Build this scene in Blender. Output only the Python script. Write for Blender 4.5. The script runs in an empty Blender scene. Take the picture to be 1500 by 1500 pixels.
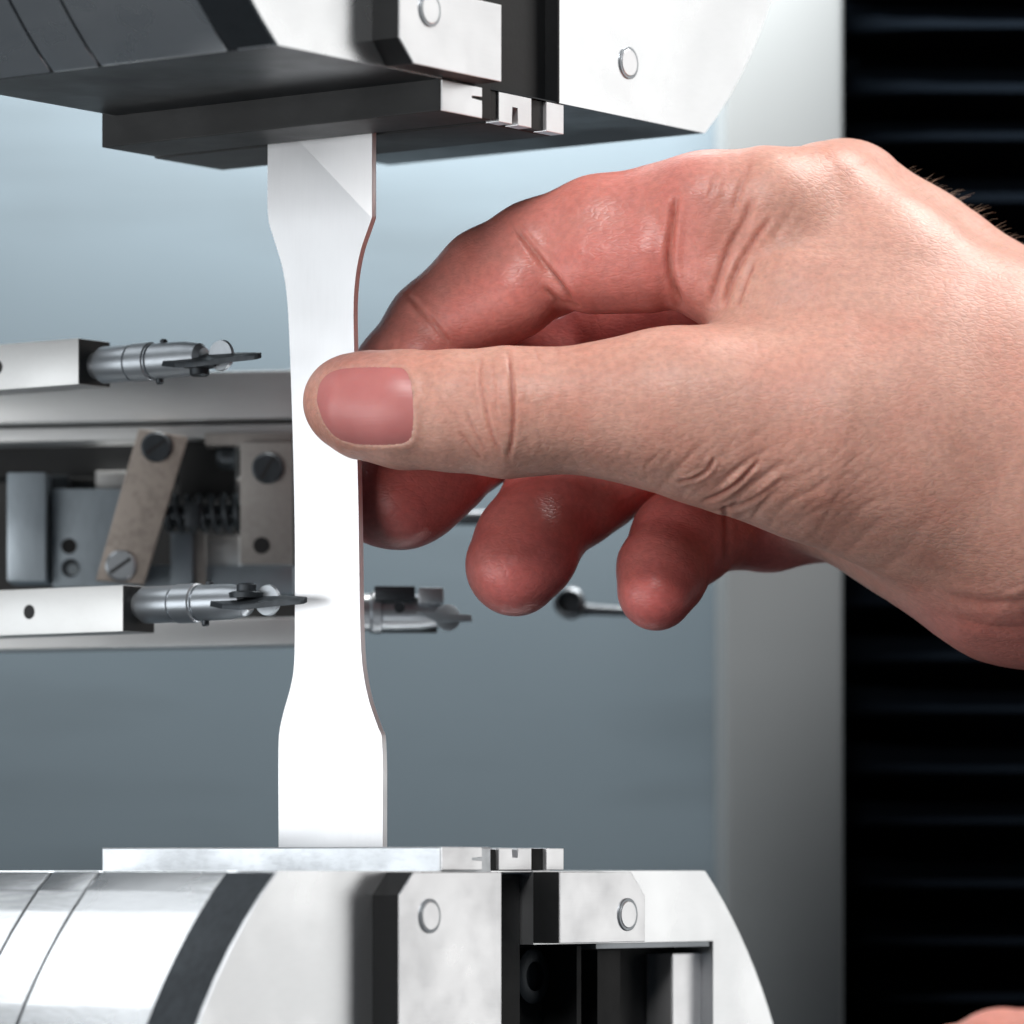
import bpy, bmesh, math, random
import numpy as np
import openvdb
from mathutils import Vector, Matrix
random.seed(7); rng = np.random.default_rng(7)
SC = bpy.context.scene
COL = SC.collection
S = 0.01                                   # the script is written in centimetres
R = math.radians

# ------------------------------------------------------------------ camera
cd = bpy.data.cameras.new('camera'); cam = bpy.data.objects.new('camera', cd); COL.objects.link(cam)
cam.rotation_euler = (R(90), 0, 0)         # level, at the height of the lower grip's top
cd.sensor_width = 36; cd.lens = 180; cd.shift_y = 520/1500
cd.clip_start = 0.05; cd.clip_end = 50
cd.dof.use_dof = True; cd.dof.focus_distance = 1.013; cd.dof.aperture_fstop = 14
SC.camera = cam
F = 7500.0                                 # focal length in photograph pixels

# ------------------------------------------------------------------ world, lamps, exposure
w = bpy.data.worlds.new('World'); SC.world = w; w.use_nodes = True
bg = w.node_tree.nodes['Background']; bg.inputs[0].default_value = (0.62, 0.75, 0.88, 1); bg.inputs[1].default_value = 0.065

def area(name, loc, target, sx, sy, power, colour):
    l = bpy.data.lights.new(name, 'AREA'); l.shape = 'RECTANGLE'; l.size = sx*S; l.size_y = sy*S
    l.energy = power; l.color = colour
    o = bpy.data.objects.new(name, l); COL.objects.link(o)
    o.location = Vector(loc)*S
    d = (Vector(target)-Vector(loc)).normalized()
    o.rotation_euler = d.to_track_quat('-Z', 'Y').to_euler()
    return o
area('softbox', (-105, 70, -3), (-3, 102, 6), 60, 46, 2.9, (0.95, 0.98, 1.0))
area('softbox', (95, 128, 20), (4, 104, 8), 50, 80, 1.6, (1.0, 0.98, 0.95))
area('softbox', (48, 122, 78), (9, 104, 11), 34, 34, 8.0, (1.0, 0.98, 0.95))
area('panel_fill_lamp', (-.5, 114, 36), (-.5, 124, 32), 15, 4, 11, (1.0, 0.965, 0.92))  # unseen strip lamp, added to grade the back panel from top to bottom
area('softbox', (-9, 8, 92), (3, 102, 9), 42, 32, 12.2, (1.0, 0.98, 0.96))
area('softbox', (-70, 108, 85), (-8, 98, 0), 50, 50, 1.8, (0.95, 0.98, 1.0))
area('softbox', (-70, 22, -8), (1, 102, 7), 70, 60, 3.8, (1.0, 0.98, 0.96))
SC.view_settings.view_transform = 'Standard'; SC.view_settings.look = 'None'
SC.view_settings.exposure = 0.0; SC.view_settings.gamma = 1
SC.view_settings.use_curve_mapping = False
SC.cycles.use_denoising = True
SC.cycles.max_bounces = 8
SC.cycles.caustics_reflective = False; SC.cycles.caustics_refractive = False

# ------------------------------------------------------------------ helpers
def P(u, v, Y):
    return Vector(((u-750)/F*Y, Y, (1270-v)/F*Y))

class MB:
    """collects shapes, in centimetres, into one mesh"""
    def __init__(s): s.bm = bmesh.new()
    def prism(s, a, b, bevel=0):
        """a, b: matching rings of points"""
        va = [s.bm.verts.new(Vector(p)*S) for p in a]; vb = [s.bm.verts.new(Vector(p)*S) for p in b]
        n = len(va); fs = [s.bm.faces.new(va[::-1]), s.bm.faces.new(vb)]
        for i in range(n):
            j = (i+1) % n
            fs.append(s.bm.faces.new((va[i], va[j], vb[j], vb[i])))
        if bevel:
            es = list({e for f in fs for e in f.edges})
            bmesh.ops.bevel(s.bm, geom=es, offset=bevel*S, segments=2, affect='EDGES', profile=.6, clamp_overlap=True)
        return s
    def box(s, o, ax, ay, az, bevel=0):
        o, ax, ay, az = map(Vector, (o, ax, ay, az))
        a = [o, o+ax, o+ax+ay, o+ay]; return s.prism(a, [p+az for p in a], bevel)
    def lathe(s, p0, p1, prof, n=32):
        """prof: (distance along p0->p1 in cm, radius)"""
        p0, p1 = Vector(p0), Vector(p1); d = (p1-p0).normalized()
        e = d.orthogonal().normalized(); f = d.cross(e)
        rings = []
        for t, r in prof:
            c = p0+d*t
            rings.append([s.bm.verts.new((c+(e*math.cos(2*math.pi*k/n)+f*math.sin(2*math.pi*k/n))*max(r, 1e-4))*S) for k in range(n)])
        for A, B in zip(rings, rings[1:]):
            for k in range(n):
                j = (k+1) % n; s.bm.faces.new((A[k], A[j], B[j], B[k]))
        s.bm.faces.new(rings[0][::-1]); s.bm.faces.new(rings[-1])
        return s
    def tube(s, pts, r, n=8):
        pts = [Vector(p) for p in pts]; rings = []
        for i, p in enumerate(pts):
            d = (pts[min(i+1, len(pts)-1)]-pts[max(i-1, 0)]).normalized()
            e = d.cross(Vector((0.13, 0.3, 0.9))).normalized(); f = d.cross(e)
            rr = r(i/(len(pts)-1)) if callable(r) else r
            rings.append([s.bm.verts.new((p+(e*math.cos(2*math.pi*k/n)+f*math.sin(2*math.pi*k/n))*rr)*S) for k in range(n)])
        for A, B in zip(rings, rings[1:]):
            for k in range(n):
                j = (k+1) % n; s.bm.faces.new((A[k], A[j], B[j], B[k]))
        s.bm.faces.new(rings[0][::-1]); s.bm.faces.new(rings[-1])
        return s
    def build(s, name, mat, parent=None, smooth=None):
        bmesh.ops.recalc_face_normals(s.bm, faces=s.bm.faces)
        me = bpy.data.meshes.new(name); s.bm.to_mesh(me); s.bm.free()
        for m in (mat if isinstance(mat, (list, tuple)) else [mat]): me.materials.append(m)
        o = bpy.data.objects.new(name, me); COL.objects.link(o)
        if smooth is not None:
            me.shade_smooth()
            me.set_sharp_from_angle(angle=R(smooth))
        if parent is not None:
            o.parent = parent; o.matrix_parent_inverse = parent.matrix_world.inverted()
        return o

def thing(name, label, cat, loc, group=None):
    o = bpy.data.objects.new(name, None); COL.objects.link(o)
    o.location = Vector(loc)*S; o['label'] = label; o['category'] = cat
    if group: o['group'] = group
    o.empty_display_size = .01
    bpy.context.view_layer.update()
    return o

# ------------------------------------------------------------------ materials
def mat(name, base, metallic=0, rough=.5, **k):
    m = bpy.data.materials.new(name); m.use_nodes = True
    nt = m.node_tree; b = nt.nodes['Principled BSDF']
    b.inputs['Base Color'].default_value = (*base, 1); b.inputs['Metallic'].default_value = metallic
    b.inputs['Roughness'].default_value = rough
    for a, v in k.items(): b.inputs[a].default_value = v
    return m, nt, b
def N(nt, t, **k):
    n = nt.nodes.new(t)
    for a, v in k.items():
        if a.startswith('i_'): n.inputs[a[2:].replace('_', ' ')].default_value = v
        else: setattr(n, a, v)
    return n
def worn(name, base, metallic, rough, scale=(60, 60, 60), var=.12, rvar=.12, bump=.03, dark=.75, blot=25):
    """metal or paint with brushed grain, smudges and slight unevenness; on the panel, painted shade streaks"""
    m, nt, b = mat(name, base, metallic, rough)
    tc = N(nt, 'ShaderNodeTexCoord'); mp = N(nt, 'ShaderNodeMapping'); mp.inputs['Scale'].default_value = scale
    nt.links.new(tc.outputs['Object'], mp.inputs[0])
    n1 = N(nt, 'ShaderNodeTexNoise', i_Scale=12.0, i_Detail=6.0); nt.links.new(mp.outputs[0], n1.inputs['Vector'])
    n2 = N(nt, 'ShaderNodeTexNoise', i_Scale=float(blot), i_Detail=4.0, i_Roughness=.6); nt.links.new(tc.outputs['Object'], n2.inputs['Vector'])
    mx = N(nt, 'ShaderNodeMix', data_type='RGBA')
    mx.inputs[6].default_value = (*[c*dark for c in base], 1); mx.inputs[7].default_value = (*base, 1)
    ad = N(nt, 'ShaderNodeMath', operation='ADD'); nt.links.new(n1.outputs[0], ad.inputs[0]); nt.links.new(n2.outputs[0], ad.inputs[1])
    mr = N(nt, 'ShaderNodeMapRange'); mr.inputs[1].default_value = .65; mr.inputs[2].default_value = 1.05
    mr.inputs[3].default_value = 1-var*4 if var < .25 else 0; nt.links.new(ad.outputs[0], mr.inputs[0])
    nt.links.new(mr.outputs[0], mx.inputs[0]); nt.links.new(mx.outputs[2], b.inputs['Base Color'])
    rr = N(nt, 'ShaderNodeMapRange'); rr.inputs[1].default_value = .35; rr.inputs[2].default_value = .7
    rr.inputs[3].default_value = rough+rvar; rr.inputs[4].default_value = max(.05, rough-rvar)
    nt.links.new(n2.outputs[0], rr.inputs[0]); nt.links.new(rr.outputs[0], b.inputs['Roughness'])
    bp = N(nt, 'ShaderNodeBump', i_Strength=bump, i_Distance=.001); nt.links.new(n1.outputs[0], bp.inputs['Height'])
    nt.links.new(bp.outputs[0], b.inputs['Normal'])
    return m
M = {}
M['nickel'] = worn('satin_nickel', (.86, .88, .90), .95, .27, (30, 30, 140), .06, .06, .02, .9)
M['polished'] = worn('polished_plate', (.88, .89, .91), .85, .33, (15, 15, 260), .07, .06, .03, .92, 70)
M['specimen'] = worn('milled_aluminium', (.91, .92, .94), .75, .42, (140, 140, 12), .06, .06, .02, .90, 50)
M['black'] = worn('black_oxide_and_jaw_shade', (.004, .005, .006), .0, .6, (60, 60, 60), .2, .1, .04, .6)  # finish of the black parts; on the upper jaws it paints in shade
M['gun'] = worn('dark_gunmetal', (.05, .058, .066), .7, .42, (60, 60, 20), .2, .1, .04, .6)
M['under'] = worn('underside_shade_steel', (.020, .024, .028), .6, .42, (40, 40, 40), .2, .1, .03, .7)  # steel colour darkened to carry the shade under the upper grip
M['jawdark'] = worn('hardened_jaw_steel', (.62, .65, .68), .85, .38, (40, 40, 100), .15, .1, .04, .75, 60)
M['panel'] = worn('panel_paint_shade_streaks', (.062, .085, .103), .1, .5, (.4, .4, 3.6), .2, .05, .0, .5, 5)  # streaks in the colour imitate soft beam shadow across the panel
M['column'] = worn('column_paint', (.13, .145, .153), .1, .5, (8, 8, 8), .04, .03, .004, .95, 6)
M['alu'] = worn('extruded_aluminium', (.62, .64, .65), .7, .42, (12, 90, 90), .1, .08, .02, .88)
M['bar'] = worn('bright_bar', (.62, .63, .63), .5, .42, (12, 90, 90), .08, .06, .02, .9)
M['steel'] = worn('turned_steel', (.40, .43, .46), .85, .40, (60, 60, 60), .12, .08, .02, .8)
M['tan'] = worn('tan_laminate', (.42, .37, .33), .1, .55, (60, 60, 60), .2, .1, .05, .62, 160)
M['taupe'] = worn('grey_laminate', (.36, .345, .33), .25, .5, (60, 60, 60), .15, .1, .03, .75, 100)
M['blue_steel'] = worn('blued_plate', (.36, .42, .47), .6, .42, (60, 60, 20), .15, .1, .03, .75, 40)
M['bellows'] = mat('bellows_fabric', (.002, .003, .0045), 0, .6, **{'Specular IOR Level': .0})[0]
M['hole'] = mat('hole_black', (.004, .004, .005), 0, .6)[0]
M['clear'] = worn('pale_plastic', (.40, .46, .50), .3, .3, (60, 60, 60), .1, .1, .02, .8)

def skin_material():
    m, nt, b = mat('skin', (.60, .36, .27), 0, .46)
    b.inputs['Subsurface Weight'].default_value = .35
    b.inputs['Subsurface Radius'].default_value = (1.0, .33, .18)
    b.inputs['Subsurface Scale'].default_value = .0035
    b.inputs['Specular IOR Level'].default_value = .42
    tc = N(nt, 'ShaderNodeTexCoord')
    at = N(nt, 'ShaderNodeAttribute', attribute_name='skin_tone')
    sep = N(nt, 'ShaderNodeSeparateColor'); nt.links.new(at.outputs['Color'], sep.inputs[0])
    n1 = N(nt, 'ShaderNodeTexNoise', i_Scale=110.0, i_Detail=5.0, i_Roughness=.6); nt.links.new(tc.outputs['Object'], n1.inputs['Vector'])
    n2 = N(nt, 'ShaderNodeTexNoise', i_Scale=700.0, i_Detail=3.0); nt.links.new(tc.outputs['Object'], n2.inputs['Vector'])
    a = N(nt, 'ShaderNodeMix', data_type='RGBA'); a.inputs[6].default_value = (.70, .405, .325, 1); a.inputs[7].default_value = (.57, .288, .223, 1)
    nt.links.new(n1.outputs[0], a.inputs[0])
    c = N(nt, 'ShaderNodeMix', data_type='RGBA'); c.inputs[7].default_value = (.61, .155, .145, 1)      # redder palmar skin; on the index it also paints in the grip's shade
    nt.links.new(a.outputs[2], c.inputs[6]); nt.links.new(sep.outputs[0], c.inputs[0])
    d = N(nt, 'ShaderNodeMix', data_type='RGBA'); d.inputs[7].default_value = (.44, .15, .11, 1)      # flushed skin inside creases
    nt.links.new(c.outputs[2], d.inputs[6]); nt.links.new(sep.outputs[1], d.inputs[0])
    e = N(nt, 'ShaderNodeMix', data_type='RGBA', blend_type='MULTIPLY'); e.inputs[0].default_value = .5
    rp = N(nt, 'ShaderNodeMapRange'); rp.inputs[1].default_value = .35; rp.inputs[2].default_value = .65; rp.inputs[3].default_value = .8; rp.inputs[4].default_value = 1.1
    nt.links.new(n2.outputs[0], rp.inputs[0]); nt.links.new(d.outputs[2], e.inputs[6]); nt.links.new(rp.outputs[0], e.inputs[7])
    n5 = N(nt, 'ShaderNodeTexNoise', i_Scale=55.0, i_Detail=4.0, i_Roughness=.65, i_Distortion=.4); nt.links.new(tc.outputs['Object'], n5.inputs['Vector'])
    r5 = N(nt, 'ShaderNodeMapRange'); r5.inputs[1].default_value = .42; r5.inputs[2].default_value = .68; r5.inputs[4].default_value = .5
    nt.links.new(n5.outputs[0], r5.inputs[0])
    g5 = N(nt, 'ShaderNodeMix', data_type='RGBA', blend_type='MULTIPLY'); g5.inputs[7].default_value = (1.0, .78, .74, 1)   # pinker blotches
    nt.links.new(r5.outputs[0], g5.inputs[0]); nt.links.new(e.outputs[2], g5.inputs[6])
    vp = N(nt, 'ShaderNodeTexVoronoi', i_Scale=620.0); nt.links.new(tc.outputs['Object'], vp.inputs['Vector'])
    rp2 = N(nt, 'ShaderNodeMapRange'); rp2.inputs[1].default_value = .08; rp2.inputs[2].default_value = .30; rp2.inputs[3].default_value = .80; rp2.inputs[4].default_value = 1.0
    nt.links.new(vp.outputs[0], rp2.inputs[0])
    g6 = N(nt, 'ShaderNodeMix', data_type='RGBA', blend_type='MULTIPLY'); iv = N(nt, 'ShaderNodeMapRange'); iv.inputs[3].default_value = .5; iv.inputs[4].default_value = 0; nt.links.new(sep.outputs[0], iv.inputs[0]); nt.links.new(iv.outputs[0], g6.inputs[0])                   # pores
    nt.links.new(g5.outputs[2], g6.inputs[6]); nt.links.new(rp2.outputs[0], g6.inputs[7])
    nt.links.new(g6.outputs[2], b.inputs['Base Color'])
    # fine relief: skin cells and pores, stretched wrinkles along the thumb's base
    vo = N(nt, 'ShaderNodeTexVoronoi', i_Scale=850.0, feature='DISTANCE_TO_EDGE'); 
    mp = N(nt, 'ShaderNodeMapping'); mp.inputs['Rotation'].default_value = (0, R(-38), 0); mp.inputs['Scale'].default_value = (.55, 1, 1.25)
    nz = N(nt, 'ShaderNodeTexNoise', i_Scale=260.0, i_Detail=2.0); nt.links.new(tc.outputs['Object'], nz.inputs['Vector'])
    wv = N(nt, 'ShaderNodeMix', data_type='RGBA'); wv.inputs[0].default_value = .0016
    nt.links.new(tc.outputs['Object'], wv.inputs[6]); nt.links.new(nz.outputs[1], wv.inputs[7])
    nt.links.new(wv.outputs[2], mp.inputs[0]); nt.links.new(mp.outputs[0], vo.inputs['Vector'])
    cl = N(nt, 'ShaderNodeMapRange'); cl.inputs[1].default_value = 0; cl.inputs[2].default_value = .22; nt.links.new(vo.outputs[0], cl.inputs[0])
    mp2 = N(nt, 'ShaderNodeMapping'); mp2.inputs['Rotation'].default_value = (0, R(-40), 0); mp2.inputs['Scale'].default_value = (.16, .5, 1)
    nt.links.new(tc.outputs['Object'], mp2.inputs[0])
    n3 = N(nt, 'ShaderNodeTexNoise', i_Scale=420.0, i_Detail=4.0, i_Roughness=.55); nt.links.new(mp2.outputs[0], n3.inputs['Vector'])
    wm = N(nt, 'ShaderNodeMath', operation='MULTIPLY'); nt.links.new(n3.outputs[0], wm.inputs[0]); nt.links.new(sep.outputs[2], wm.inputs[1])
    wm2 = N(nt, 'ShaderNodeMath', operation='MULTIPLY'); wm2.inputs[1].default_value = 3.0; nt.links.new(wm.outputs[0], wm2.inputs[0])
    sm = N(nt, 'ShaderNodeMath', operation='ADD'); nt.links.new(cl.outputs[0], sm.inputs[0]); nt.links.new(wm2.outputs[0], sm.inputs[1])
    b1 = N(nt, 'ShaderNodeBump', i_Strength=.15, i_Distance=.0003); nt.links.new(sm.outputs[0], b1.inputs['Height'])
    b2 = N(nt, 'ShaderNodeBump', i_Strength=.12, i_Distance=.0006); nt.links.new(n1.outputs[0], b2.inputs['Height']); nt.links.new(b1.outputs[0], b2.inputs['Normal'])
    nt.links.new(b2.outputs[0], b.inputs['Normal'])
    rr = N(nt, 'ShaderNodeMapRange'); rr.inputs[3].default_value = .38; rr.inputs[4].default_value = .58
    nt.links.new(n1.outputs[0], rr.inputs[0])
    gl = N(nt, 'ShaderNodeMath', operation='MULTIPLY_ADD'); gl.inputs[1].default_value = -.13; nt.links.new(sep.outputs[0], gl.inputs[0]); nt.links.new(rr.outputs[0], gl.inputs[2])
    nt.links.new(gl.outputs[0], b.inputs['Roughness'])                    # palmar skin is a little shinier
    return m
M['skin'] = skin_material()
M['nail'] = mat('nail', (.53, .225, .215), 0, .42)[0]
_nt = M['nail'].node_tree; _tc = N(_nt, 'ShaderNodeTexCoord'); _mp = N(_nt, 'ShaderNodeMapping'); _mp.inputs['Scale'].default_value = (.03, .03, 1)
_nt.links.new(_tc.outputs['Object'], _mp.inputs[0]); _nn = N(_nt, 'ShaderNodeTexNoise', i_Scale=1800.0, i_Detail=2.0); _nt.links.new(_mp.outputs[0], _nn.inputs['Vector'])
_bp = N(_nt, 'ShaderNodeBump', i_Strength=.12, i_Distance=.0002); _nt.links.new(_nn.outputs[0], _bp.inputs['Height']); _nt.links.new(_bp.outputs[0], _nt.nodes['Principled BSDF'].inputs['Normal'])
_n2 = N(_nt, 'ShaderNodeTexNoise', i_Scale=140.0, i_Detail=3.0); _nt.links.new(_tc.outputs['Object'], _n2.inputs['Vector'])
_mx = N(_nt, 'ShaderNodeMix', data_type='RGBA'); _mx.inputs[6].default_value = (.62, .24, .225, 1); _mx.inputs[7].default_value = (.50, .155, .15, 1)
_nt.links.new(_n2.outputs[0], _mx.inputs[0]); _nt.links.new(_mx.outputs[2], _nt.nodes['Principled BSDF'].inputs['Base Color'])
_b = M['nail'].node_tree.nodes['Principled BSDF']
_b.inputs['Subsurface Weight'].default_value = .2; _b.inputs['Subsurface Scale'].default_value = .002; _b.inputs['Roughness'].default_value = .40
M['hair'] = mat('arm_hair', (.62, .50, .38), 0, .45)[0]

# ================================================================== machine frame behind
def xz(u, Y): return (u-750)/F*Y
mf = thing('machine_frame', 'pale blue-grey machine frame with smooth back panel and upright column', 'machine frame', (0, 124, -12))
YP, YC = 124.0, 118.0
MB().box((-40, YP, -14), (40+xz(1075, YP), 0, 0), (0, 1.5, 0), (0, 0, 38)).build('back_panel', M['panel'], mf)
x0, x1 = xz(1062, YC), xz(1236, YC)
MB().box((x0, YC, -14), (x1-x0, 0, 0), (0, 5.9, 0), (0, 0, 38), .22).build('column', M['column'], mf, 40)

# black pleated bellows to the right of the column: every pleat is a piece of its own
bl = thing('bellows', 'black pleated bellows cover in the dark bay beside the column', 'bellows', (14, 121, -12))
pitch, xb0, xb1 = 1.34, x1+.05, x1+17
def pleat_mesh():
    mb = MB(); n = 14; top = []; 
    prof = [(1.3, 0.0), (.35, .33), (.05, .45), (0, .52), (.05, .60), (.4, .75), (1.3, 1.22)]     # (depth, height) of one fold
    rows = []
    for k in range(n+1):
        t = k/n; x = xb0+(xb1-xb0)*t
        ease = min(1, (x-xb0)/2.6)
        e = .35+.65*math.sin(ease*math.pi/2)
        rows.append([(x, 121.5-1.3+1.3*0+(1.3-(1.3-d)*e), (h-.6)*1.0) for d, h in prof])
    V = [[mb.bm.verts.new(Vector(p)*S) for p in r] for r in rows]
    for a, b in zip(V, V[1:]):
        for i in range(len(prof)-1): mb.bm.faces.new((a[i], a[i+1], b[i+1], b[i]))
    return mb
pl0 = None
for k in range(28):
    z = -12.4+k*pitch
    if pl0 is None:
        pl0 = pleat_mesh().build('pleat', M['bellows'], bl, 50); o = pl0
    else:
        o = pl0.copy(); COL.objects.link(o)
    o.location.z = pl0.location.z+(z+12.4)*S if k else o.location.z
for o in bl.children:
    o.location.z += -12.4*S+random.uniform(-.10, .10)*S
    o.rotation_euler = (random.uniform(-.0, .0), random.uniform(-.006, .006), random.uniform(-.008, .008)); o.scale = (1, 1, random.uniform(.94, 1.06))
MB().box((xb0-.04, 122.6, -14), (18, 0, 0), (0, .5, 0), (0, 0, 38)).build('bellows_backing', M['bellows'], bl)

# ================================================================== grips
T = Vector((.59, .807, 0)).normalized(); B = Vector((-.807, .59, 0)).normalized()
C0 = Vector((-.16, 100.1, 0)); H = 15.16
class Fr:
    """grip frame: c along the front face, L into depth from it, h towards the gap"""
    def __init__(s, z0, sg): s.z0, s.sg = z0, sg
    def p(s, c, L, h): 
        v = C0+T*c+B*L; return Vector((v.x, v.y, s.z0+s.sg*h))
    def ring(s, poly, L): return [s.p(c, L, h) for c, h in poly]
    def slab(s, mb, poly, L0, L1, bevel=0): return mb.prism(s.ring(poly, L0), s.ring(poly, L1), bevel)
    def block(s, mb, c0, c1, L0, L1, h0, h1, bevel=0): return s.slab(mb, [(c0, h0), (c1, h0), (c1, h1), (c0, h1)], L0, L1, bevel)
def Lx(c, x):
    r = (x-750)/F
    return (-.16+.59*c-r*(100.1+.807*c))/(.807+.59*r)
RD, QD = 10.8, 8.2
def arc(a0, a1, n, r=RD): return [(r*math.cos(a0+(a1-a0)*k/n), -QD+r*math.sin(a0+(a1-a0)*k/n)) for k in range(n+1)]
AC = math.asin(QD/RD)
def disc(r=RD, n=96):
    a = math.asin(QD/r); return arc(math.pi-a, 2*math.pi+a, n, r)

def screw_at(fr, mb_mat, c, h, L, r, parent):
    p0 = fr.p(c, L, h); p1 = fr.p(c, L-1, h)
    o = MB().lathe(p0, p1, [(-.02, r), (.022, r), (.028, r*.96)], 32).build('bolt', M['steel'], parent, 20)
    MB().lathe(p0, p1, [(.0, r*.82), (.034, r*.82), (.042, r*.78)], 28).build('bolt_head', mb_mat, o, 15)
    return o

def grip(z0, sg, label, upper):
    fr = Fr(z0, sg)
    g = thing('tensile_grip', label, 'grip', fr.p(0, 4, 0), 'grips of the testing machine')
    skin_m = M['nickel']
    # body, built of stacked discs cut flat on the side towards the gap
    fr.slab(MB(), disc(), 1.22, 4.30, .05).build('grip_body', [skin_m], g, 30)
    fr.slab(MB(), disc(RD-.12), 4.30, 4.38).build('groove', M['gun'], g, 30)
    fr.slab(MB(), disc(RD), 4.38, 5.50, .04).build('grip_ring', skin_m, g, 30)
    fr.slab(MB(), disc(RD-.12), 5.50, 5.60).build('groove', M['gun'], g, 30)
    fr.slab(MB(), disc(RD-.02), 5.60, 8.3, .05).build('grip_rear', skin_m, g, 30)
    fr.slab(MB(), disc(RD-.03), .96, 1.22).build('dark_core', M['black'], g, 30)
    # front face in two halves either side of the jaw slot
    a = math.pi-AC
    left = arc(a, 1.5*math.pi, 40)+[(-.94, -QD-RD+.05), (-.94, 0)]
    fr.slab(MB(), left, 0, .955).build('front_face', skin_m, g, 30)
    if upper:
        right = [(1.86, 0)]+[(1.86, -QD-RD+.05)]+arc(1.5*math.pi, 2*math.pi+AC, 40)
    else:
        right = [(.98, 0), (.98, -1.45), (7.33, -1.45), (7.33, -QD)]+arc(2*math.pi, 2*math.pi+AC, 20)
    fr.slab(MB(), right, 0, .955).build('front_face', skin_m, g, 30)
    # dark band wrapped round the rim
    mb = MB(); aa = math.pi-AC+.004; n = 60
    ri, ro = RD-.02, RD+.012
    for k in range(n):
        t0, t1 = aa+(1.5*math.pi-aa)*k/n, aa+(1.5*math.pi-aa)*(k+1)/n
        q = []
        for L in (.07, 1.20):
            for r_ in (ri, ro):
                for t in (t0, t1): q.append(fr.p(r_*math.cos(t), L, -QD+r_*math.sin(t)))
        v = [mb.bm.verts.new(p*S) for p in q]
        mb.bm.faces.new((v[2], v[3], v[7], v[6]))
        mb.bm.faces.new((v[0], v[1], v[3], v[2])); mb.bm.faces.new((v[4], v[5], v[7], v[6]))
    bmesh.ops.remove_doubles(mb.bm, verts=mb.bm.verts, dist=1e-6)
    mb.build('rim_band', M['gun'], g, 30)
    # the cut flat
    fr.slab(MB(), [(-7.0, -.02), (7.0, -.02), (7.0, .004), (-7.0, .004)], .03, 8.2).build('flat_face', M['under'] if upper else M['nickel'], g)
    # holders (black) with bright cover plates and bolts
    hb = -1.50 if upper else -9
    lp = [(-4.2, -.45), (-3.75, -.02), (-.94, -.02), (-.94, hb), (-4.2, hb)]
    fr.slab(MB(), lp, -.60, -.002).build('jaw_holder', M['black'], g)
    fr.slab(MB(), [(c+(.01 if c < -2 else -.01), h) for c, h in lp], -.64, -.601, .012).build('cover_plate', M['polished'], g)
    rb = -1.42 if not upper else -6
    rp = [(.98, -.02), (3.45, -.02), (3.93, -.5), (3.93, rb), (.98, rb)]
    if upper: rp = [(.98, -.02), (3.6, -.02), (3.6, rb), (.98, rb)]
    fr.slab(MB(), rp, (-.60), -.002).build('jaw_holder', M['black'], g) if not upper else fr.slab(MB(), [(1.80, -.02), (1.855, -.02), (1.855, rb), (1.80, rb)], -.01, .5).build('jaw_holder', M['black'], g)
    if not upper:
        fr.slab(MB(), [(c+(.01 if c < 2 else -.01), h) for c, h in rp], -.64, -.601, .012).build('cover_plate', M['polished'], g)
        screw_at(fr, M['polished'], 3.3, -.87, -.641, .33, g)
        screw_at(fr, M['polished'], -3.26, -.85, -.641, .33, g)
        fr.block(MB(), 2.6, 2.75, .1, .95, -9, -1.5).build('guide_rail', M['black'], g)
        fr.block(MB(), 3.6, 4.4, .3, .95, -9, -1.6).build('slide', M['black'], g)
        fr.block(MB(), 6.27, 7.31, .3, .955, -9, -1.70, .03).build('lit_wall_block', M['polished'], g)  # bright block added to stand in for the lit pocket wall
        fr.slab(MB(), [(3.2, -1.56), (7.25, -1.56), (7.25, -1.46), (3.2, -1.46)], .05, .9).build('pocket_lip', M['steel'], g)
        mb = MB(); mb.lathe(fr.p(2.0, .94, -2.1), fr.p(2.0, .3, -2.1), [(0, .55), (.2, .55), (.25, .45), (.25, .3), (.1, .3)], 28)
        mb.build('socket_screw', M['gun'], g, 35)
    else:
        screw_at(fr, M['polished'], 4.25, -1.1, -.001, .33, g)
        screw_at(fr, M['polished'], -3.26, -1.1, -.641, .33, g)
        fr.block(MB(), -4.2, -.98, -.55, -.002, -9, -1.7).build('actuator_block', M['black'], g)
    # slot walls: black column of the wedge
    fr.block(MB(), -.90, 1.78 if upper else .94, .3, .95, -9, -.06).build('wedge', M['black'], g)
    # the two jaws that stand out of the flat
    hj = .62 if upper else .47
    jm = M['jawdark'] if not upper else M['black']  # upper jaws coloured black for the shade below the overhang
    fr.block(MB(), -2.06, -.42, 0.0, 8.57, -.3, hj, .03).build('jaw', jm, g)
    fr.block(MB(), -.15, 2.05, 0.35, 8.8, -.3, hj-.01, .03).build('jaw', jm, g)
    # serrated ends of the jaws, with notches
    jm = M['polished']
    e = [fr.slab(MB(), [(-2.05, .02), (-.75, .02), (-.75, .2), (-1.1, .2), (-1.1, .27), (-.75, .27), (-.75, hj-.005), (-2.05, hj-.005)], -.03, -.001, .01),
         fr.slab(MB(), [(-.14, .02), (.95, .02), (.95, hj-.02), (.5, hj-.02), (.5, .25), (.3, .25), (.3, hj-.02), (-.14, hj-.02)], .02, .34, .01),
         fr.slab(MB(), [(1.45, .02), (2.04, .02), (2.04, hj-.02), (1.45, hj-.02)], .02, .34, .01)]
    for x in e: x.build('jaw_tip', jm, g)
    fr.slab(MB(), [(-.74, .02), (-.2, .02), (-.2, hj-.05), (-.74, hj-.05)], .05, .3).build('jaw_gap', M['black'], g)
    fr.slab(MB(), [(.96, .02), (1.44, .02), (1.44, hj-.03), (.96, hj-.03)], .1, .34).build('jaw_gap', M['black'], g)
    return g, fr
GL, FL = grip(-.08, 1, 'lower bright steel grip with flat top, black pocket and two ringed bolts', False)
GU, FU = grip(H, -1, 'upper steel grip hanging from the top, its underside coloured as in dark shade', True)

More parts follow.
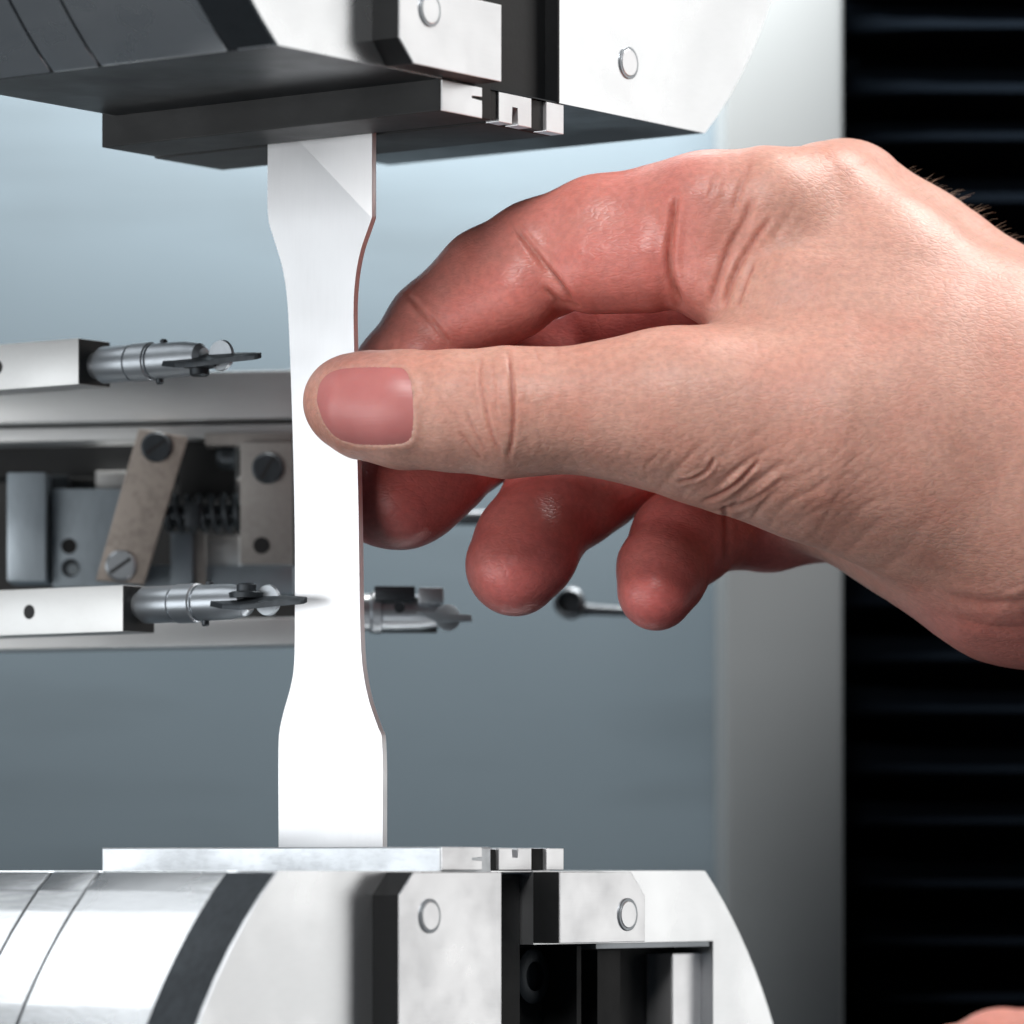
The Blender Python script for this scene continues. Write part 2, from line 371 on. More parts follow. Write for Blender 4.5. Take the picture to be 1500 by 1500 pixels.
# ================================================================== the flat test specimen
sp_c = -.36; th = .14
def sp_pt(x, y):
    L = Lx(sp_c, x); v = C0+T*sp_c+B*L
    return L, (1270-y)/F*v.y
Lp = [(392, 178), (392, 300), (394, 325), (402, 352), (412, 385), (418, 415), (422, 455), (425, 520), (429, 640), (432, 780), (432, 900), (431, 970), (426, 1005), (415, 1045), (409, 1075), (408, 1110), (410, 1240)]
Rp = [(546, 172), (545, 318), (538, 338), (528, 368), (521, 405), (518, 450), (519, 520), (522, 620), (525, 740), (527, 880), (529, 950), (533, 990), (541, 1028), (554, 1066), (559, 1080), (561, 1130), (563, 1240)]
def smooth_poly(pts, n=40):
    p = np.array(pts, float); t = np.linspace(0, len(p)-1, n); out = []
    for x in t:
        i = min(int(x), len(p)-2); f = x-i
        p0 = p[max(i-1, 0)]; p1 = p[i]; p2 = p[i+1]; p3 = p[min(i+2, len(p)-1)]
        out.append(.5*((2*p1)+(-p0+p2)*f+(2*p0-5*p1+4*p2-p3)*f*f+(-p0+3*p1-3*p2+p3)*f**3))
    return np.array(out)

Ls = [sp_pt(*q) for q in smooth_poly(Lp[1:-1], 90)]; Rs = [sp_pt(*q) for q in smooth_poly(Rp[1:-1], 90)]
Ls = [(Ls[0][0], 15.3)]+Ls+[(Ls[-1][0], -.3)]; Rs = [(Rs[0][0], 15.3)]+Rs+[(Rs[-1][0], -.3)]
pts = Ls+Rs[::-1]
def sw(c, L, z): v = C0+T*c+B*L; return Vector((v.x, v.y, z))
mb = MB()
mb.prism([sw(sp_c, L, z) for L, z in pts], [sw(sp_c+th, L, z) for L, z in pts], .012)
sp = mb.build('tensile_specimen', M['specimen'], None, 30)
sp['label'] = 'flat bright metal dog-bone strip held upright between the two grips'; sp['category'] = 'test specimen'

# ================================================================== extensometer
ex = thing('extensometer', 'steel extensometer with two bars, feeler arms, tan link and springs at left', 'extensometer', P(200, 900, 108))
def pbox(name, u0, v0, u1, v1, Y, dep, m, bevel=.03, parent=None, slope=0, rot=0):
    """box facing the viewer side of the machine, corners given where the photograph has them"""
    q = [(u0, v0), (u1, v0+slope*(u1-u0)), (u1, v1+slope*(u1-u0)), (u0, v1)]
    a = [P(u, v, Y) for u, v in q]
    return MB().prism(a, [p+Vector((0, dep, 0)) for p in a], bevel).build(name, m, parent or ex, 30)
def pscrew(u, v, Y, r, m, parent, slot=35, name='screw'):
    c = P(u, v, Y)
    o = MB().lathe(c, c+Vector((0, -1, 0)), [(0, r), (.07, r), (.11, r*.85)], 24).build(name, m, parent, 30)
    if slot is not None:
        d = Vector((math.cos(R(slot)), 0, math.sin(R(slot)))); n = Vector((-d.z, 0, d.x))
        a = c+Vector((0, -.104, 0))-d*r*.8-n*r*.11
        MB().box(a, d*r*1.6, n*r*.22, (0, -.012, 0)).build('slot', M['hole'], o)
    return o
def phole(u, v, Y, r, parent, m=None):
    c = P(u, v, Y)
    return MB().lathe(c, c+Vector((0, -1, 0)), [(0, r), (.006, r)], 24).build('hole', m or M['hole'], parent, 30)
# beams
pbox('beam', -120, 552, 600, 622, 110, 1.2, M['alu'], .04, slope=-.018)
pbox('beam_rail', -120, 630, 600, 650, 110.6, 1.4, M['alu'], .03, slope=-.018)
pbox('beam_gap', -120, 612, 600, 634, 111.0, .8, M['hole'], 0, slope=-.018)
pbox('beam', -120, 914, 520, 954, 109.6, 1.6, M['alu'], .04, slope=-.018)
pbox('cavity_back', -120, 645, 520, 925, 116, .4, M['black'], 0)
pbox('carriage_cover', -120, 640, 330, 700, 113.0, 1.5, M['black'], .05)
# mechanism between the beams
pbox('guide_block', 10, 692, 67, 852, 110.2, 1.5, M['blue_steel'], .05)
pbox('guide_block', 66, 696, 100, 856, 111.5, 1.5, M['gun'], .05)
pl = pbox('mounting_plate', 77, 716, 205, 860, 110.8, .5, M['blue_steel'], .03)
phole(101, 800, 110.79, .17, pl); 
o = phole(103, 832, 110.79, .2, pl, M['gun']); phole(107, 834, 110.77, .12, pl, M['clear'])
pbox('spacer', 140, 690, 200, 716, 112, 1, M['bar'], .03)
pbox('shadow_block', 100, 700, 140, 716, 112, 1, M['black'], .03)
# tan link, a tilted flat bar
q = [(203, 628), (274, 640), (210, 856), (140, 850)]
a = [P(u, v, 109.4) for u, v in q]
lk = MB().prism(a, [p+Vector((0, .35, 0)) for p in a], .03).build('link', M['tan'], ex, 30)
pscrew(229, 655, 109.4, .33, M['gun'], lk, 35); pscrew(177, 829, 109.4, .33, M['steel'], lk, 35)
pl2 = pbox('end_plate', 352, 648, 428, 826, 109.8, .5, M['taupe'], .03)
pscrew(392, 686, 109.8, .34, M['gun'], pl2, 60); phole(383, 799, 109.79, .18, pl2)
pbox('end_block', 300, 634, 428, 652, 110.2, 1, M['taupe'], .03)
pbox('slide_block', 262, 645, 345, 730, 111.3, 1, M['black'], .05)
c0, c1 = P(318, 668, 110.9), P(345, 668, 110.9)
MB().lathe(c0, c1, [(0, .24), (.1, .3), (.38, .3)], 20).build('pin', M['gun'], ex, 30)
pbox('spacer', 313, 700, 356, 742, 112, 1, M['bar'], .03)
pbox('spacer', 250, 780, 282, 858, 111, 1, M['blue_steel'], .03)
pbox('spacer', 302, 785, 352, 828, 112, 1, M['bar'], .03)
pbox('support_strip', 284, 770, 300, 858, 111.2, .6, M['taupe'], .02)
pbox('base_strip', 210, 828, 430, 870, 111.6, 1, M['blue_steel'], .03)
# helical spring on its rod
ra, rb = P(236, 752, 110.6), P(356, 752, 110.6)
MB().lathe(ra, rb, [(0, .2), ((rb-ra).length, .2)], 16).build('spring_rod', M['gun'], ex, 40)
hp = []
for k in range(200):
    t = k/199; an = t*2*math.pi*7
    hp.append(ra.lerp(rb, t)+Vector((0, math.cos(an)*.36, math.sin(an)*.36)))
MB().tube(hp, .075, 8).build('spring', M['gun'], ex, 60)
pbox('spring_cap', 270, 735, 292, 772, 110.1, .9, M['gun'], .04)

# feeler arms: bar > rod, collar, blade, screw
def feeler(xe, yc, cut, blade, screw_up, hole_u):
    c = -.62; hh = .475; ca, cb = -1.12, -.14
    Le = Lx(ca, xe); v = sw(ca, Le, 0); z = (1270-yc)/F*v.y
    Lf = Le+7.0
    ring = lambda L: [sw(ca, L, z-hh), sw(cb, L, z-hh), sw(cb, L, z+hh), sw(ca, L, z+hh)]
    arm = MB().prism(ring(Le), ring(Lf), .03).build('feeler_arm', M['bar'], ex, 30)
    r2 = lambda L, s: [sw(ca+s, L, z-hh+s), sw(cb-s, L, z-hh+s), sw(cb-s, L, z+hh-s), sw(ca+s, L, z+hh-s)]
    MB().prism(r2(Le-.02, .015), r2(Le+.01, .015)).build('end_face', M['black'], arm)
    Lh = Lx(ca, hole_u)
    p0 = sw(ca, Lh, z); MB().lathe(p0, p0-T, [(0, .15), (.006, .15)], 20).build('hole', M['hole'], arm)
    zr = z-.06 if not screw_up else z+.08
    p0, p1 = sw(c, Le, zr), sw(c, Le-4, zr)
    d1, d2, d3, d4 = [Le-Lx(c, x) for x in cut]
    MB().lathe(p0, p1, [(0, .27), (d1-.02, .27), (d1, .35), (d1+.05, .38), (d2-.06, .38), (d2-.05, .35), (d2, .35)], 28).build('feeler_rod', M['steel'], arm, 35)
    MB().lathe(p0, p1, [(d2, .36), (d2+.02, .40), (d3-.05, .40), (d3-.03, .37), (d3, .37)], 28).build('collar', M['steel'], arm, 35)
    MB().lathe(p0, p1, [(d3, .33), (d3+.05, .33), (d3+.06, .37), (d4-.5, .36), (d4-.1, .30), (d4, .2)], 28).build('feeler_body', M['steel'], arm, 35)
    bx, by0 = blade
    L0, L1 = Lx(c, bx[0]), Lx(c, bx[1])
    zb = (1270-by0)/F*sw(c, L1, 0).y
    po = []                                                       # a leaf-shaped blade, tapering to both ends
    for t, wd in ((0, .06), (.12, .20), (.3, .40), (.5, .46), (.62, .36), (.75, .22), (.88, .13), (.97, .10), (1, .05)): po.append((-wd, L0+(L1-L0)*t))
    for t, wd in ((1, .05), (.97, .09), (.85, .12), (.6, .24), (.4, .34), (.2, .26), (.08, .14), (0, .06)): po.append((wd, L0+(L1-L0)*t))
    at = lambda k, L, dz: sw(c-.15+k, L, zb+dz+k*.34+(.06 if screw_up else .03)*(L-L1)*.5)
    MB().prism([at(k, L, -.055) for k, L in po], [at(k, L, .055) for k, L in po], .02).build('blade', M['gun'], arm, 30)
    Lm = L0+(L1-L0)*.42; sg = 1 if screw_up else -1
    ps = at(0, Lm, .05*sg)
    MB().lathe(ps, ps+Vector((0, 0, sg)), [(0, .34), (.10, .36), (.13, .30), (.14, .20), (.26, .20), (.30, .15)], 24).build('clamp_screw', M['gun'], arm, 35)
    ps = at(.12, L0+(L1-L0)*.58, -.03*sg)
    MB().lathe(ps, ps+T*.12, [(0, .30), (.06, .32), (.10, .30)], 28).build('guard_disc', M['steel'], arm, 35)
    for x, dz in ((cut[2]+14, .36), (cut[2]+8, -.40)):
        pw = sw(c, Lx(c, x), zr+dz); MB().lathe(pw, pw+Vector((0, 0, math.copysign(1, dz))), [(-.05, .08), (.05, .08), (.08, .05)], 14).build('set_screw', M['gun'], arm, 35)
    return arm
feeler(115, 529, (150, 198, 226, 300), ((236, 388, 310), 522), False, -4)
feeler(180, 891, (212, 262, 293, 366), ((306, 455, 380), 880), True, 43)

# second feeler seen past the specimen's right edge
c0, c1 = P(470, 897, 108), P(660, 897, 108)
fb = MB().lathe(c0, c1, [(0, .40), (1.05, .40), (1.10, .46), (1.28, .46), (1.3, .40), (2.1, .38), (2.55, .30)], 28).build('rear_feeler', M['steel'], ex, 35)
pbox('clip', 548, 858, 608, 880, 107.5, .5, M['gun'], .05, fb); pbox('clip', 612, 860, 650, 884, 107.4, .5, M['steel'], .06, fb)
pscrew(585, 890, 107.4, .12, M['gun'], fb, None)
c0 = P(655, 905, 107.2); MB().lathe(c0, c0+Vector((.2, -1, .1)), [(0, .28), (.06, .28), (.09, .22)], 24).build('roller', M['clear'], fb, 35)
a = [P(u, v, 107) for u, v in [(610, 896), (690, 900), (692, 910), (640, 912)]]
MB().prism(a, [p+Vector((0, .3, 0)) for p in a], .02).build('rear_blade', M['clear'], fb, 35)
pbox('rear_bar', 540, 915, 640, 926, 108.2, .5, M['black'], .03, fb)
c0, c1 = P(530, 758, 114), P(800, 758, 114)
MB().lathe(c0, c1, [(0, .17), ((c1-c0).length, .17)], 16).build('cross_rod', M['gun'], ex, 40)
c0 = P(838, 888, 114); ey = MB().lathe(c0, c0+Vector((-.3, -1, .3)), [(0, .32), (.25, .36), (.3, .28), (.12, .2)], 24).build('eyelet', M['gun'], ex, 40)
MB().lathe(P(842, 892, 114.3), P(960, 898, 114.3), [(0, .18), (.4, .12), (1.8, .1)], 16).build('eyelet_pin', M['gun'], ey, 40)

# ================================================================== the hand
Y0 = 102.0; PX = 73.5
def HJ(u, v, w): return np.array(P(u, v, Y0+w/PX), dtype=np.float64)
# chains of (u, v, w, r) in photograph pixels, w = depth behind the specimen's plane
def chain(*js): return [(HJ(u, v, w), r/PX*(1+w/PX/Y0)) for u, v, w, r in js]
THUMB = chain((508, 588, -58, 64), (532, 593, -74, 76), (592, 600, -97, 84), (668, 602, -114, 86), (742, 604, -124, 93), (800, 602, -126, 89), (870, 600, -126, 92), (985, 600, -122, 104))
INDEX = chain((562, 600, 76, 60), (588, 545, 86, 68), (640, 482, 100, 74), (720, 415, 90, 82), (790, 380, 78, 86), (880, 348, 58, 90), (985, 335, 40, 96), (1120, 322, 20, 108))
MIDDLE = chain((560, 728, 110, 72), (600, 715, 124, 80), (680, 640, 170, 84), (780, 560, 215, 86), (880, 530, 235, 84), (1000, 500, 225, 88), (1180, 430, 190, 96))
RING = chain((752, 826, 70, 70), (772, 796, 92, 76), (815, 735, 150, 78), (880, 690, 225, 80), (960, 640, 290, 84), (1080, 560, 320, 88), (1210, 510, 310, 96))
LITTLE = chain((960, 862, 60, 54), (970, 836, 82, 66), (997, 790, 140, 72), (1045, 760, 210, 76), (1125, 748, 290, 88), (1240, 715, 330, 98))
PADS = {'i': [chain((585, 570, 58, 54), (612, 534, 60, 58)), chain((690, 466, 60, 62), (752, 432, 42, 66)), chain((868, 392, 14, 68), (948, 385, 2, 74)), chain((1034, 312, 10, 90), (1041, 398, -4, 74))],
        'm': [chain((590, 738, 92, 66), (650, 690, 120, 66)), chain((760, 585, 180, 66), (810, 560, 195, 66)), chain((900, 525, 200, 66), (980, 505, 190, 68))],
        'r': [chain((756, 838, 52, 62), (775, 815, 62, 66)), chain((850, 730, 165, 66), (870, 715, 190, 66))],
        'l': [chain((962, 872, 42, 50), (972, 850, 58, 56)), chain((1020, 795, 150, 56), (1040, 775, 170, 58))]}
# mass of the palm and wrist
PALM = [
  chain((985, 600, -122, 104), (1080, 620, -108, 124), (1200, 636, -85, 150), (1330, 660, -45, 172), (1480, 715, 10, 212)),   # thumb metacarpal
  chain((1205, 302, 60, 88), (1300, 418, 48, 122), (1420, 530, 55, 150), (1560, 640, 90, 195)),                                # index metacarpal
  chain((1240, 303, 190, 96), (1330, 404, 230, 122), (1560, 606, 240, 185)),
  chain((1220, 500, 300, 98), (1360, 600, 270, 130), (1560, 680, 200, 200)),
  chain((1240, 700, 310, 100), (1370, 740, 230, 120), (1500, 790, 150, 160)),
  chain((1160, 455, -10, 110), (1290, 550, 0, 155)),                                                                          # first web muscle
  chain((1500, 653, 90, 221), (1640, 718, 90, 243), (1900, 830, 100, 270)),                                                     # wrist and forearm
  chain((1200, 715, 200, 88), (1340, 746, 140, 105), (1480, 788, 90, 148)),
]
def prim(Pm, a, ra, b, rb):
    ba = (b-a).astype(np.float32); a = a.astype(np.float32)
    px, py, pz = Pm[0]-a[0], Pm[1]-a[1], Pm[2]-a[2]
    h = np.clip((px*ba[0]+py*ba[1]+pz*ba[2])/np.float32(np.dot(ba, ba)), 0, 1)
    px = px-h*ba[0]; py = py-h*ba[1]; pz = pz-h*ba[2]
    return np.sqrt(px*px+py*py+pz*pz)-(np.float32(ra)+h*np.float32(rb-ra))
def smin(a, b, k):
    h = np.maximum(k-np.abs(a-b), 0)/k
    return np.minimum(a, b)-h*h*k*np.float32(.25)
BIG = np.float32(4.0)
class Field:
    """distance field evaluated on a grid or on loose points"""
    def __init__(s, coords, grid): s.c, s.grid = coords, grid
    def chain(s, js, k, margin=1.3):
        out = None
        shp = tuple(len(x) for x in s.c) if s.grid else s.c[0].shape
        out = np.full(shp, BIG, np.float32)
        for (a, ra), (b, rb) in zip(js, js[1:]):
            if s.grid:
                lo = np.minimum(a-ra, b-rb)-margin; hi = np.maximum(a+ra, b+rb)+margin
                lo = np.minimum(a-max(ra, rb), b-max(ra, rb))-margin; hi = np.maximum(a+max(ra, rb), b+max(ra, rb))+margin
                i = [slice(int(np.searchsorted(x, l)), int(np.searchsorted(x, h))) for x, l, h in zip(s.c, lo, hi)]
                Pm = (s.c[0][i[0]][:, None, None], s.c[1][i[1]][None, :, None], s.c[2][i[2]][None, None, :])
                out[tuple(i)] = smin(out[tuple(i)], prim(Pm, a, ra, b, rb), np.float32(k))
            else:
                out = smin(out, prim(s.c, a, ra, b, rb), np.float32(k))
        return out
def hand_field(f):
    palm = None
    for c in PALM:
        d = f.chain(c, .5); palm = d if palm is None else smin(palm, d, np.float32(1.3))
    tot = smin(palm, f.chain(THUMB, .25), np.float32(1.0))
    for c, k, pads in ((INDEX, .55, 'i'), (MIDDLE, .5, 'm'), (RING, .5, 'r'), (LITTLE, .5, 'l')):
        d = f.chain(c, .18)
        for q in PADS[pads]: d = smin(d, f.chain(q, .1), np.float32(.28))
        tot = smin(tot, smin(palm, d, np.float32(k)), np.float32(.06))
    return tot
def grid_mesh(fieldfn, lo, hi, vox):
    ax = [np.arange(l, h, vox, dtype=np.float32) for l, h in zip(lo, hi)]
    D = fieldfn(Field(ax, True))
    g = openvdb.FloatGrid(background=float(BIG)); g.copyFromArray(np.ascontiguousarray(D), tolerance=0)
    pts, quads = g.convertToQuads(0.0)
    return pts*vox+np.array(lo, dtype=np.float32), quads

# creases: polylines in the photograph's frame on the side of the hand that faces it: (points, depth cm, width cm, redness, raised lip)
CREASES = [
  ([(744, 512), (750, 560), (753, 600), (750, 645), (744, 672)], .050, .035, .9, .012),
  ([(706, 520), (703, 560), (712, 600), (722, 640), (735, 668)], .032, .032, .45, .010),
  ([(722, 530), (724, 570), (730, 620)], .012, .03, .2, 0),
  ([(683, 600), (694, 630), (712, 662)], .018, .030, .35, .004),
  ([(672, 630), (690, 655), (705, 672)], .012, .028, .5, 0),
  ([(770, 640), (778, 665)], .012, .03, .2, 0), ([(790, 630), (795, 665)], .010, .03, .1, 0),
  ([(783, 510), (790, 530)], .015, .03, .2, 0), ([(815, 508), (820, 524)], .012, .03, .2, 0),
  ([(1030, 735), (1056, 724), (1080, 708), (1098, 690), (1114, 672)], .050, .035, .75, .03),
  ([(992, 706), (1012, 703), (1030, 694), (1042, 682), (1046, 668)], .038, .030, .6, .03),
  ([(1042, 750), (1085, 740), (1122, 720), (1150, 698)], .022, .04, .35, .02),
  ([(1060, 455), (1070, 420), (1085, 385), (1106, 350), (1130, 318)], .05, .05, .7, .03),
  ([(1080, 450), (1092, 415), (1105, 385)], .03, .04, .6, .015),
  ([(1040, 450), (1052, 410), (1070, 360), (1092, 320), (1100, 290)], .05, .06, .5, .02),
  ([(990, 285), (985, 330), (982, 380), (988, 420), (1000, 450)], .11, .06, .6, .03),
  ([(1100, 240), (1085, 275), (1075, 310)], .03, .05, .3, .01), ([(1050, 250), (1040, 290)], .02, .05, .2, .01),
  ([(752, 330), (775, 358), (800, 392), (825, 425), (840, 445)], .09, .06, .6, .03),
  ([(795, 420), (820, 440), (850, 450)], .04, .05, .5, .01),
  ([(598, 432), (618, 455), (640, 480), (660, 505)], .05, .045, .5, .02),
  ([(1392, 872), (1440, 882), (1510, 880)], .035, .08, .3, .02), ([(1400, 905), (1450, 918), (1510, 920)], .022, .08, .2, .02),
  ([(1062, 740), (1064, 780), (1062, 830)], .05, .05, .3, .02),
]
person = thing('person', 'bare hand pinching the bright metal strip between thumb and curled fingers', 'person', P(1900, 1000, Y0))
lo = (float(P(425, 0, Y0+2)[0]), float(Y0-280/PX), -.0); hi = [0, 0, 0]
allj = [j for c in (THUMB, INDEX, MIDDLE, RING, LITTLE, *PALM) for j in c]
A = np.array([j[0] for j in allj]); RR = np.array([j[1] for j in allj])
lo = (A-RR[:, None]).min(0)-.3; hi = (A+RR[:, None]).max(0)+.3
hi[0] = min(hi[0], P(1780, 0, Y0).x)
VOX = .045
V, Q = grid_mesh(hand_field, lo, hi, VOX)
V = V.astype(np.float64)
def normals(V, Q):
    n = np.cross(V[Q[:, 2]]-V[Q[:, 0]], V[Q[:, 3]]-V[Q[:, 1]]); vn = np.zeros_like(V)
    for k in range(4):
        for a in range(3): vn[:, a] += np.bincount(Q[:, k], n[:, a], len(V))
    return vn/np.maximum(np.linalg.norm(vn, axis=1, keepdims=True), 1e-9)
def orient(V, Q):
    vn = normals(V, Q); e = 0.02
    f = lambda X: hand_field(Field(tuple(X[:, i].astype(np.float32) for i in range(3)), False))
    sm = np.arange(0, len(V), max(1, len(V)//400))
    s = np.mean(f(V[sm]+vn[sm]*e)-f(V[sm]-vn[sm]*e))
    return Q if s > 0 else Q[:, ::-1].copy()
Q = orient(V, Q)
VN = normals(V, Q)
U_, W_ = V[:, 0]/V[:, 1]*F+750, 1270-V[:, 2]/V[:, 1]*F            # place of every vertex in the photograph's frame
crease = np.zeros(len(V)); disp = np.zeros(len(V))
facing = np.clip(-VN[:, 1]*2.5+.3, 0, 1)
for pts_, dep, wid, red, lip in CREASES:
    sp_ = smooth_poly(pts_); wpx = wid*PX
    m = (U_ > sp_[:, 0].min()-40) & (U_ < sp_[:, 0].max()+40) & (W_ > sp_[:, 1].min()-40) & (W_ < sp_[:, 1].max()+40) & (facing > 0)
    idx = np.nonzero(m)[0]
    if not len(idx): continue
    a, b = sp_[:-1], sp_[1:]; ab = b-a
    X = np.stack([U_[idx], W_[idx]], 1)
    h = np.clip(np.einsum('nij,ij->ni', X[:, None, :]-a[None], ab)/np.maximum((ab**2).sum(1), 1e-9)[None], 0, 1)
    dd = np.linalg.norm(X[:, None, :]-a[None]-h[..., None]*ab[None], axis=2)
    j = dd.argmin(1); d = dd[np.arange(len(idx)), j]; t = (j+h[np.arange(len(idx)), j])/len(ab)
    fade = np.minimum(1, np.minimum(t, 1-t)*6+.12)*facing[idx]
    g = np.exp(-(np.sqrt(d*d+2)-1.4)/(wpx*.8))*fade
    disp[idx] -= dep*g; disp[idx] += lip*np.exp(-((d-2.2*wpx)/(1.5*wpx))**2)*fade
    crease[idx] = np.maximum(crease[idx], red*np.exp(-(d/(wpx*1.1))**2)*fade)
def soft_noise(x, y, seed):
    r_ = np.random.default_rng(seed); o_ = np.zeros_like(x)
    for k in range(7):
        a_, f_, p_ = r_.uniform(0, 6.28), r_.uniform(.6, 1.6), r_.uniform(0, 6.28); o_ += np.sin((x*math.cos(a_)+y*math.sin(a_))*f_+p_)
    return o_/2.6
def folds(mask, ang, wl, amp, seed, stretch=9.0):
    ca, sa = math.cos(R(ang)), -math.sin(R(ang))
    al = (U_*ca+W_*sa)/(wl*stretch)*6.28; ac = (-U_*sa+W_*ca)/wl*6.28
    ac = ac+1.6*soft_noise(al*1.6, ac*.22, seed)
    ridge_ = 1-np.abs(np.sin(ac*.5))*1.0                       # rounded ridges parted by narrow valleys
    return -amp*mask*facing*(ridge_**1.6)*np.clip(.55+.6*soft_noise(al*2.2, ac*.5, seed+5), 0, 1.3)
gm = lambda cx, cy, rx, ry: np.exp(-((U_-cx)/rx)**2-((W_-cy)/ry)**2)
disp += folds(gm(1090, 715, 125, 60), 42, 31, .055, 3)
disp += folds(gm(1130, 690, 210, 90), 38, 13, .016, 11)
disp += folds(gm(1230, 770, 130, 60), 36, 30, .016, 17)
disp += folds(gm(965, 675, 50, 35), 68, 17, .020, 23, 5)
disp += folds(gm(735, 605, 75, 90), 88, 15, .010, 29, 5)
disp += folds(gm(1420, 860, 120, 60), 8, 34, .012, 31)
disp += folds(gm(1110, 330, 70, 110), 62, 26, .022, 37, 6)
disp += folds(gm(890, 640, 140, 60), 70, 10, .005, 41, 5)
# nail bed: a shallow seat with a raised fold round it
NAIL = [(464, 588), (467, 566), (478, 550), (497, 541), (530, 538), (570, 538), (592, 541), (602, 560), (605, 590), (605, 620), (602, 641), (588, 650), (550, 652), (518, 650), (492, 640), (474, 618)]
nl = smooth_poly(NAIL+NAIL[:1], 160)
def in_nail(X):
    x, y = X[:, 0], X[:, 1]; ins = np.zeros(len(X), bool); n = len(nl)
    for i in range(n-1):
        (x0_, y0_), (x1_, y1_) = nl[i], nl[i+1]
        c = ((y0_ > y) != (y1_ > y)); ins ^= c & (x < (x1_-x0_)*(y-y0_)/(y1_-y0_+1e-12)+x0_)
    return ins
def nail_dist(X): return np.min(np.linalg.norm(X[:, None]-nl[None], axis=2), axis=1)
idx = np.nonzero((U_ > 430) & (U_ < 650) & (W_ > 500) & (W_ < 690) & (VN[:, 1] < .1) & (V[:, 1] < Y0))[0]
X = np.stack([U_[idx], W_[idx]], 1); ins = in_nail(X); dn = nail_dist(X)
disp[idx] += np.where(ins, -.03*np.minimum(1, dn/5), .028*np.exp(-((dn-5)/7)**2)*np.clip((X[:, 0]-455)/60, 0, 1))
V2 = V+VN*disp[:, None]
# skin tone: r = palmar redness and the index's painted shade, g = crease flush, b = amount of slanted wrinkling
def seg_w(js, i0, i1, rad):
    d = np.full(len(V), 9.0)
    for (a, ra), (b, rb) in zip(js[i0:i1], js[i0+1:i1+1]):
        Pm = tuple(V[:, k].astype(np.float32) for k in range(3)); d = np.minimum(d, prim(Pm, a, ra, b, rb))
    return np.clip(1-np.maximum(d, 0)/rad, 0, 1)
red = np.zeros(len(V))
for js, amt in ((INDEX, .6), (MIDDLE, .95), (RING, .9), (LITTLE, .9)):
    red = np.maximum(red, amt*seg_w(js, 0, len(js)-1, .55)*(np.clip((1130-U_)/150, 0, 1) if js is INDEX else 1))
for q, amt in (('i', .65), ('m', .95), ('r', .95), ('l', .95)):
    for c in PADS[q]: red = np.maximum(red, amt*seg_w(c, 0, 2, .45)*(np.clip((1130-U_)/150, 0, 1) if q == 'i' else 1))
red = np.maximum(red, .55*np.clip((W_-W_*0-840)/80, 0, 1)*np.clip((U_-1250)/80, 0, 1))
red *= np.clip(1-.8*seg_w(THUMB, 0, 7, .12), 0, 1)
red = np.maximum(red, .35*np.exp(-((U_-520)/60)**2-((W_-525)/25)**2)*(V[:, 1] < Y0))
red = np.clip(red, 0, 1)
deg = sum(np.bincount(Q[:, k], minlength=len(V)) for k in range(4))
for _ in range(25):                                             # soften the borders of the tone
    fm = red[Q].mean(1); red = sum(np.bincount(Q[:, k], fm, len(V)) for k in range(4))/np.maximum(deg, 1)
wr = np.exp(-((U_-1140)/190)**2-((W_-690)/110)**2)+.25
wr *= np.clip(1-red*1.3, .15, 1)
def np_mesh(name, V, Q, m, parent, attr=None):
    me = bpy.data.meshes.new(name)
    me.from_pydata((V*S).tolist(), [], Q.tolist()); me.materials.append(m); me.shade_smooth()
    if attr is not None:
        ca = me.color_attributes.new('skin_tone', 'FLOAT_COLOR', 'POINT')
        ca.data.foreach_set('color', np.concatenate([attr, np.ones((len(V), 1))], 1).astype(np.float32).ravel())
    o = bpy.data.objects.new(name, me); COL.objects.link(o)
    if parent: o.parent = parent; o.matrix_parent_inverse = parent.matrix_world.inverted()
    return o
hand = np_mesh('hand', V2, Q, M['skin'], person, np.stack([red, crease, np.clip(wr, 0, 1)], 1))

# thumbnail plate lying on the nail bed
def surface(u, v):
    """depth along the viewing ray to the thumb, by marching the field"""
    d = np.stack([(u-750)/F, np.ones_like(u), (1270-v)/F], 1); t = np.full(len(u), Y0-4.0)
    for _ in range(60):
        X = d*t[:, None]; f = Field(tuple(X[:, i].astype(np.float32) for i in range(3)), False)
        t = t+np.clip(f.chain(THUMB, .25), -1, 1)*.8
    return d*t[:, None]
rings, ctr = [], np.array([548.0, 595.0])
K = np.linspace(0, 1, 14)
for k in K:
    q = ctr+(nl[:-1]-ctr)*(1-(1-k)**1.0) if k > 0 else None
    if q is not None: rings.append(q)
uv = np.concatenate([ctr[None]]+rings); sf = surface(uv[:, 0], uv[:, 1])
nr = len(nl)-1; kk = np.concatenate([[0]]+[[k]*nr for k in K[1:]])
lift = .004+.030*(1-kk**6)
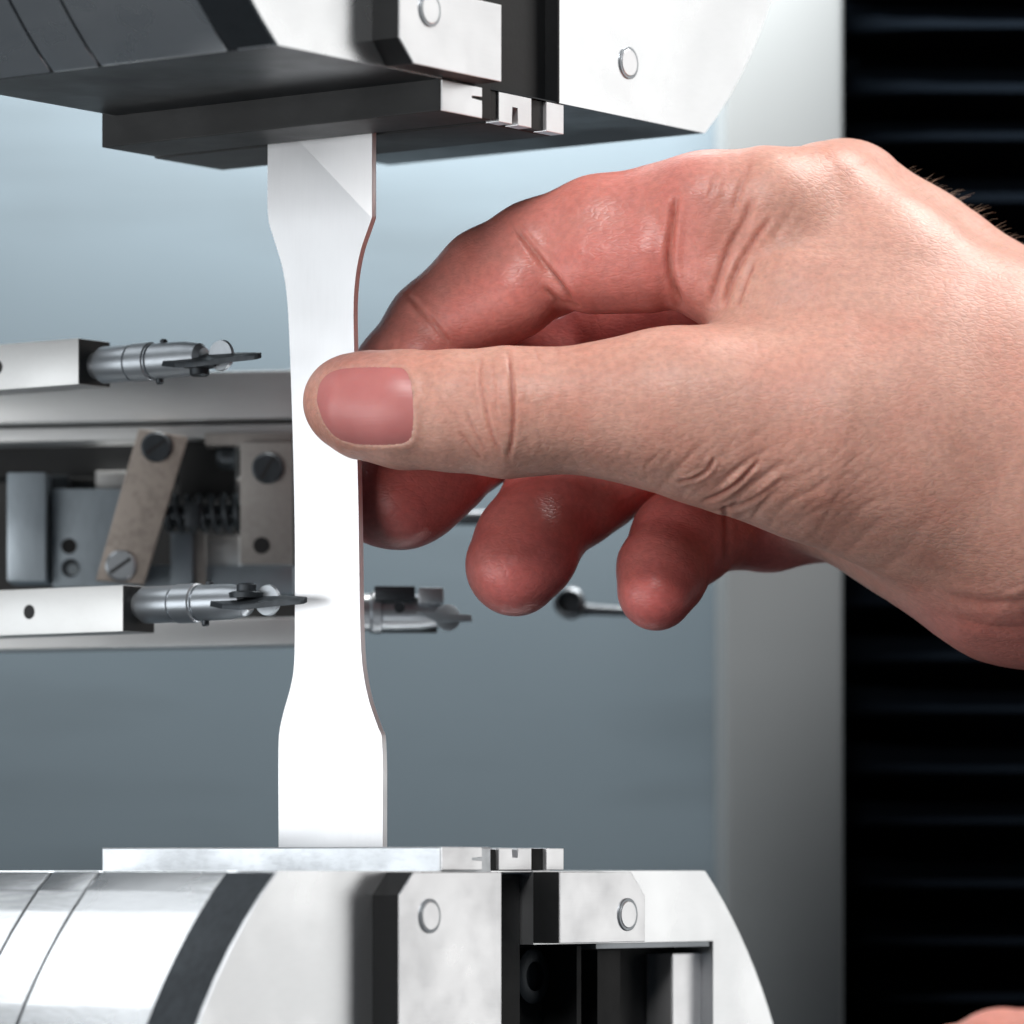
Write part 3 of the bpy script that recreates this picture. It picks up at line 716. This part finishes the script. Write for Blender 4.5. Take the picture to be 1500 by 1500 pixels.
# free edge on the left stands proud of the fingertip, the cuticle end dips under the skin
lift += .015*np.clip((500-uv[:, 0])/40, 0, 1)*(kk < .99)
sf[:, 1] -= lift
faces = [(0, 1+i, 1+(i+1) % nr) for i in range(nr)]
for r_ in range(len(rings)-1):
    for i in range(nr):
        j = (i+1) % nr; faces.append((1+r_*nr+i, 1+(r_+1)*nr+i, 1+(r_+1)*nr+j, 1+r_*nr+j))
me = bpy.data.meshes.new('thumbnail'); me.from_pydata((sf*S).tolist(), [], faces); me.materials.append(M['nail']); me.shade_smooth()
nail = bpy.data.objects.new('thumbnail', me); COL.objects.link(nail); nail.parent = hand

# short hairs on the wrist's upper edge
ridge = np.nonzero((U_ > 1330) & (U_ < 1540) & (VN[:, 2] > .55) & (np.abs(VN[:, 1]) < .6))[0]
mb = MB()
for i in rng.choice(ridge, min(170, len(ridge)), replace=False):
    p = Vector(V2[i]); n = Vector(VN[i]); l = rng.uniform(.10, .38)
    d = (n*.6+Vector((.8, 0, -.1))+Vector(rng.normal(0, .18, 3))).normalized()
    q = [p-n*.02, p+d*l*.5+n*.02, p+d*l]
    mb.tube(q, lambda t: .0024*(1-t*.75), 4)
hair = mb.build('arm_hair', M['hair'], hand, 80); hair['kind'] = 'stuff'

# edge of the other hand at the bottom right corner
def corner(f): 
    js = [(np.array(P(1395, 1535, 92)), .42), (np.array(P(1460, 1545, 91.4)), .80), (np.array(P(1560, 1560, 90.6)), 1.05), (np.array(P(1700, 1580, 90)), 1.2)]
    return f.chain(js, .2)
V3, Q3 = grid_mesh(corner, (6.6, 87.5, -5.6), (11.2, 94.5, -1.4), .07)
vn3 = normals(V3.astype(float), Q3); cc = V3.mean(0)
if np.mean(np.einsum('ij,ij->i', vn3, V3-cc)) < 0: Q3 = Q3[:, ::-1].copy()
np_mesh('other_hand', V3.astype(float), Q3, M['skin'], person, np.stack([np.full(len(V3), .35), np.zeros(len(V3)), np.full(len(V3), .3)], 1))
print('HAND', len(V), len(V3))
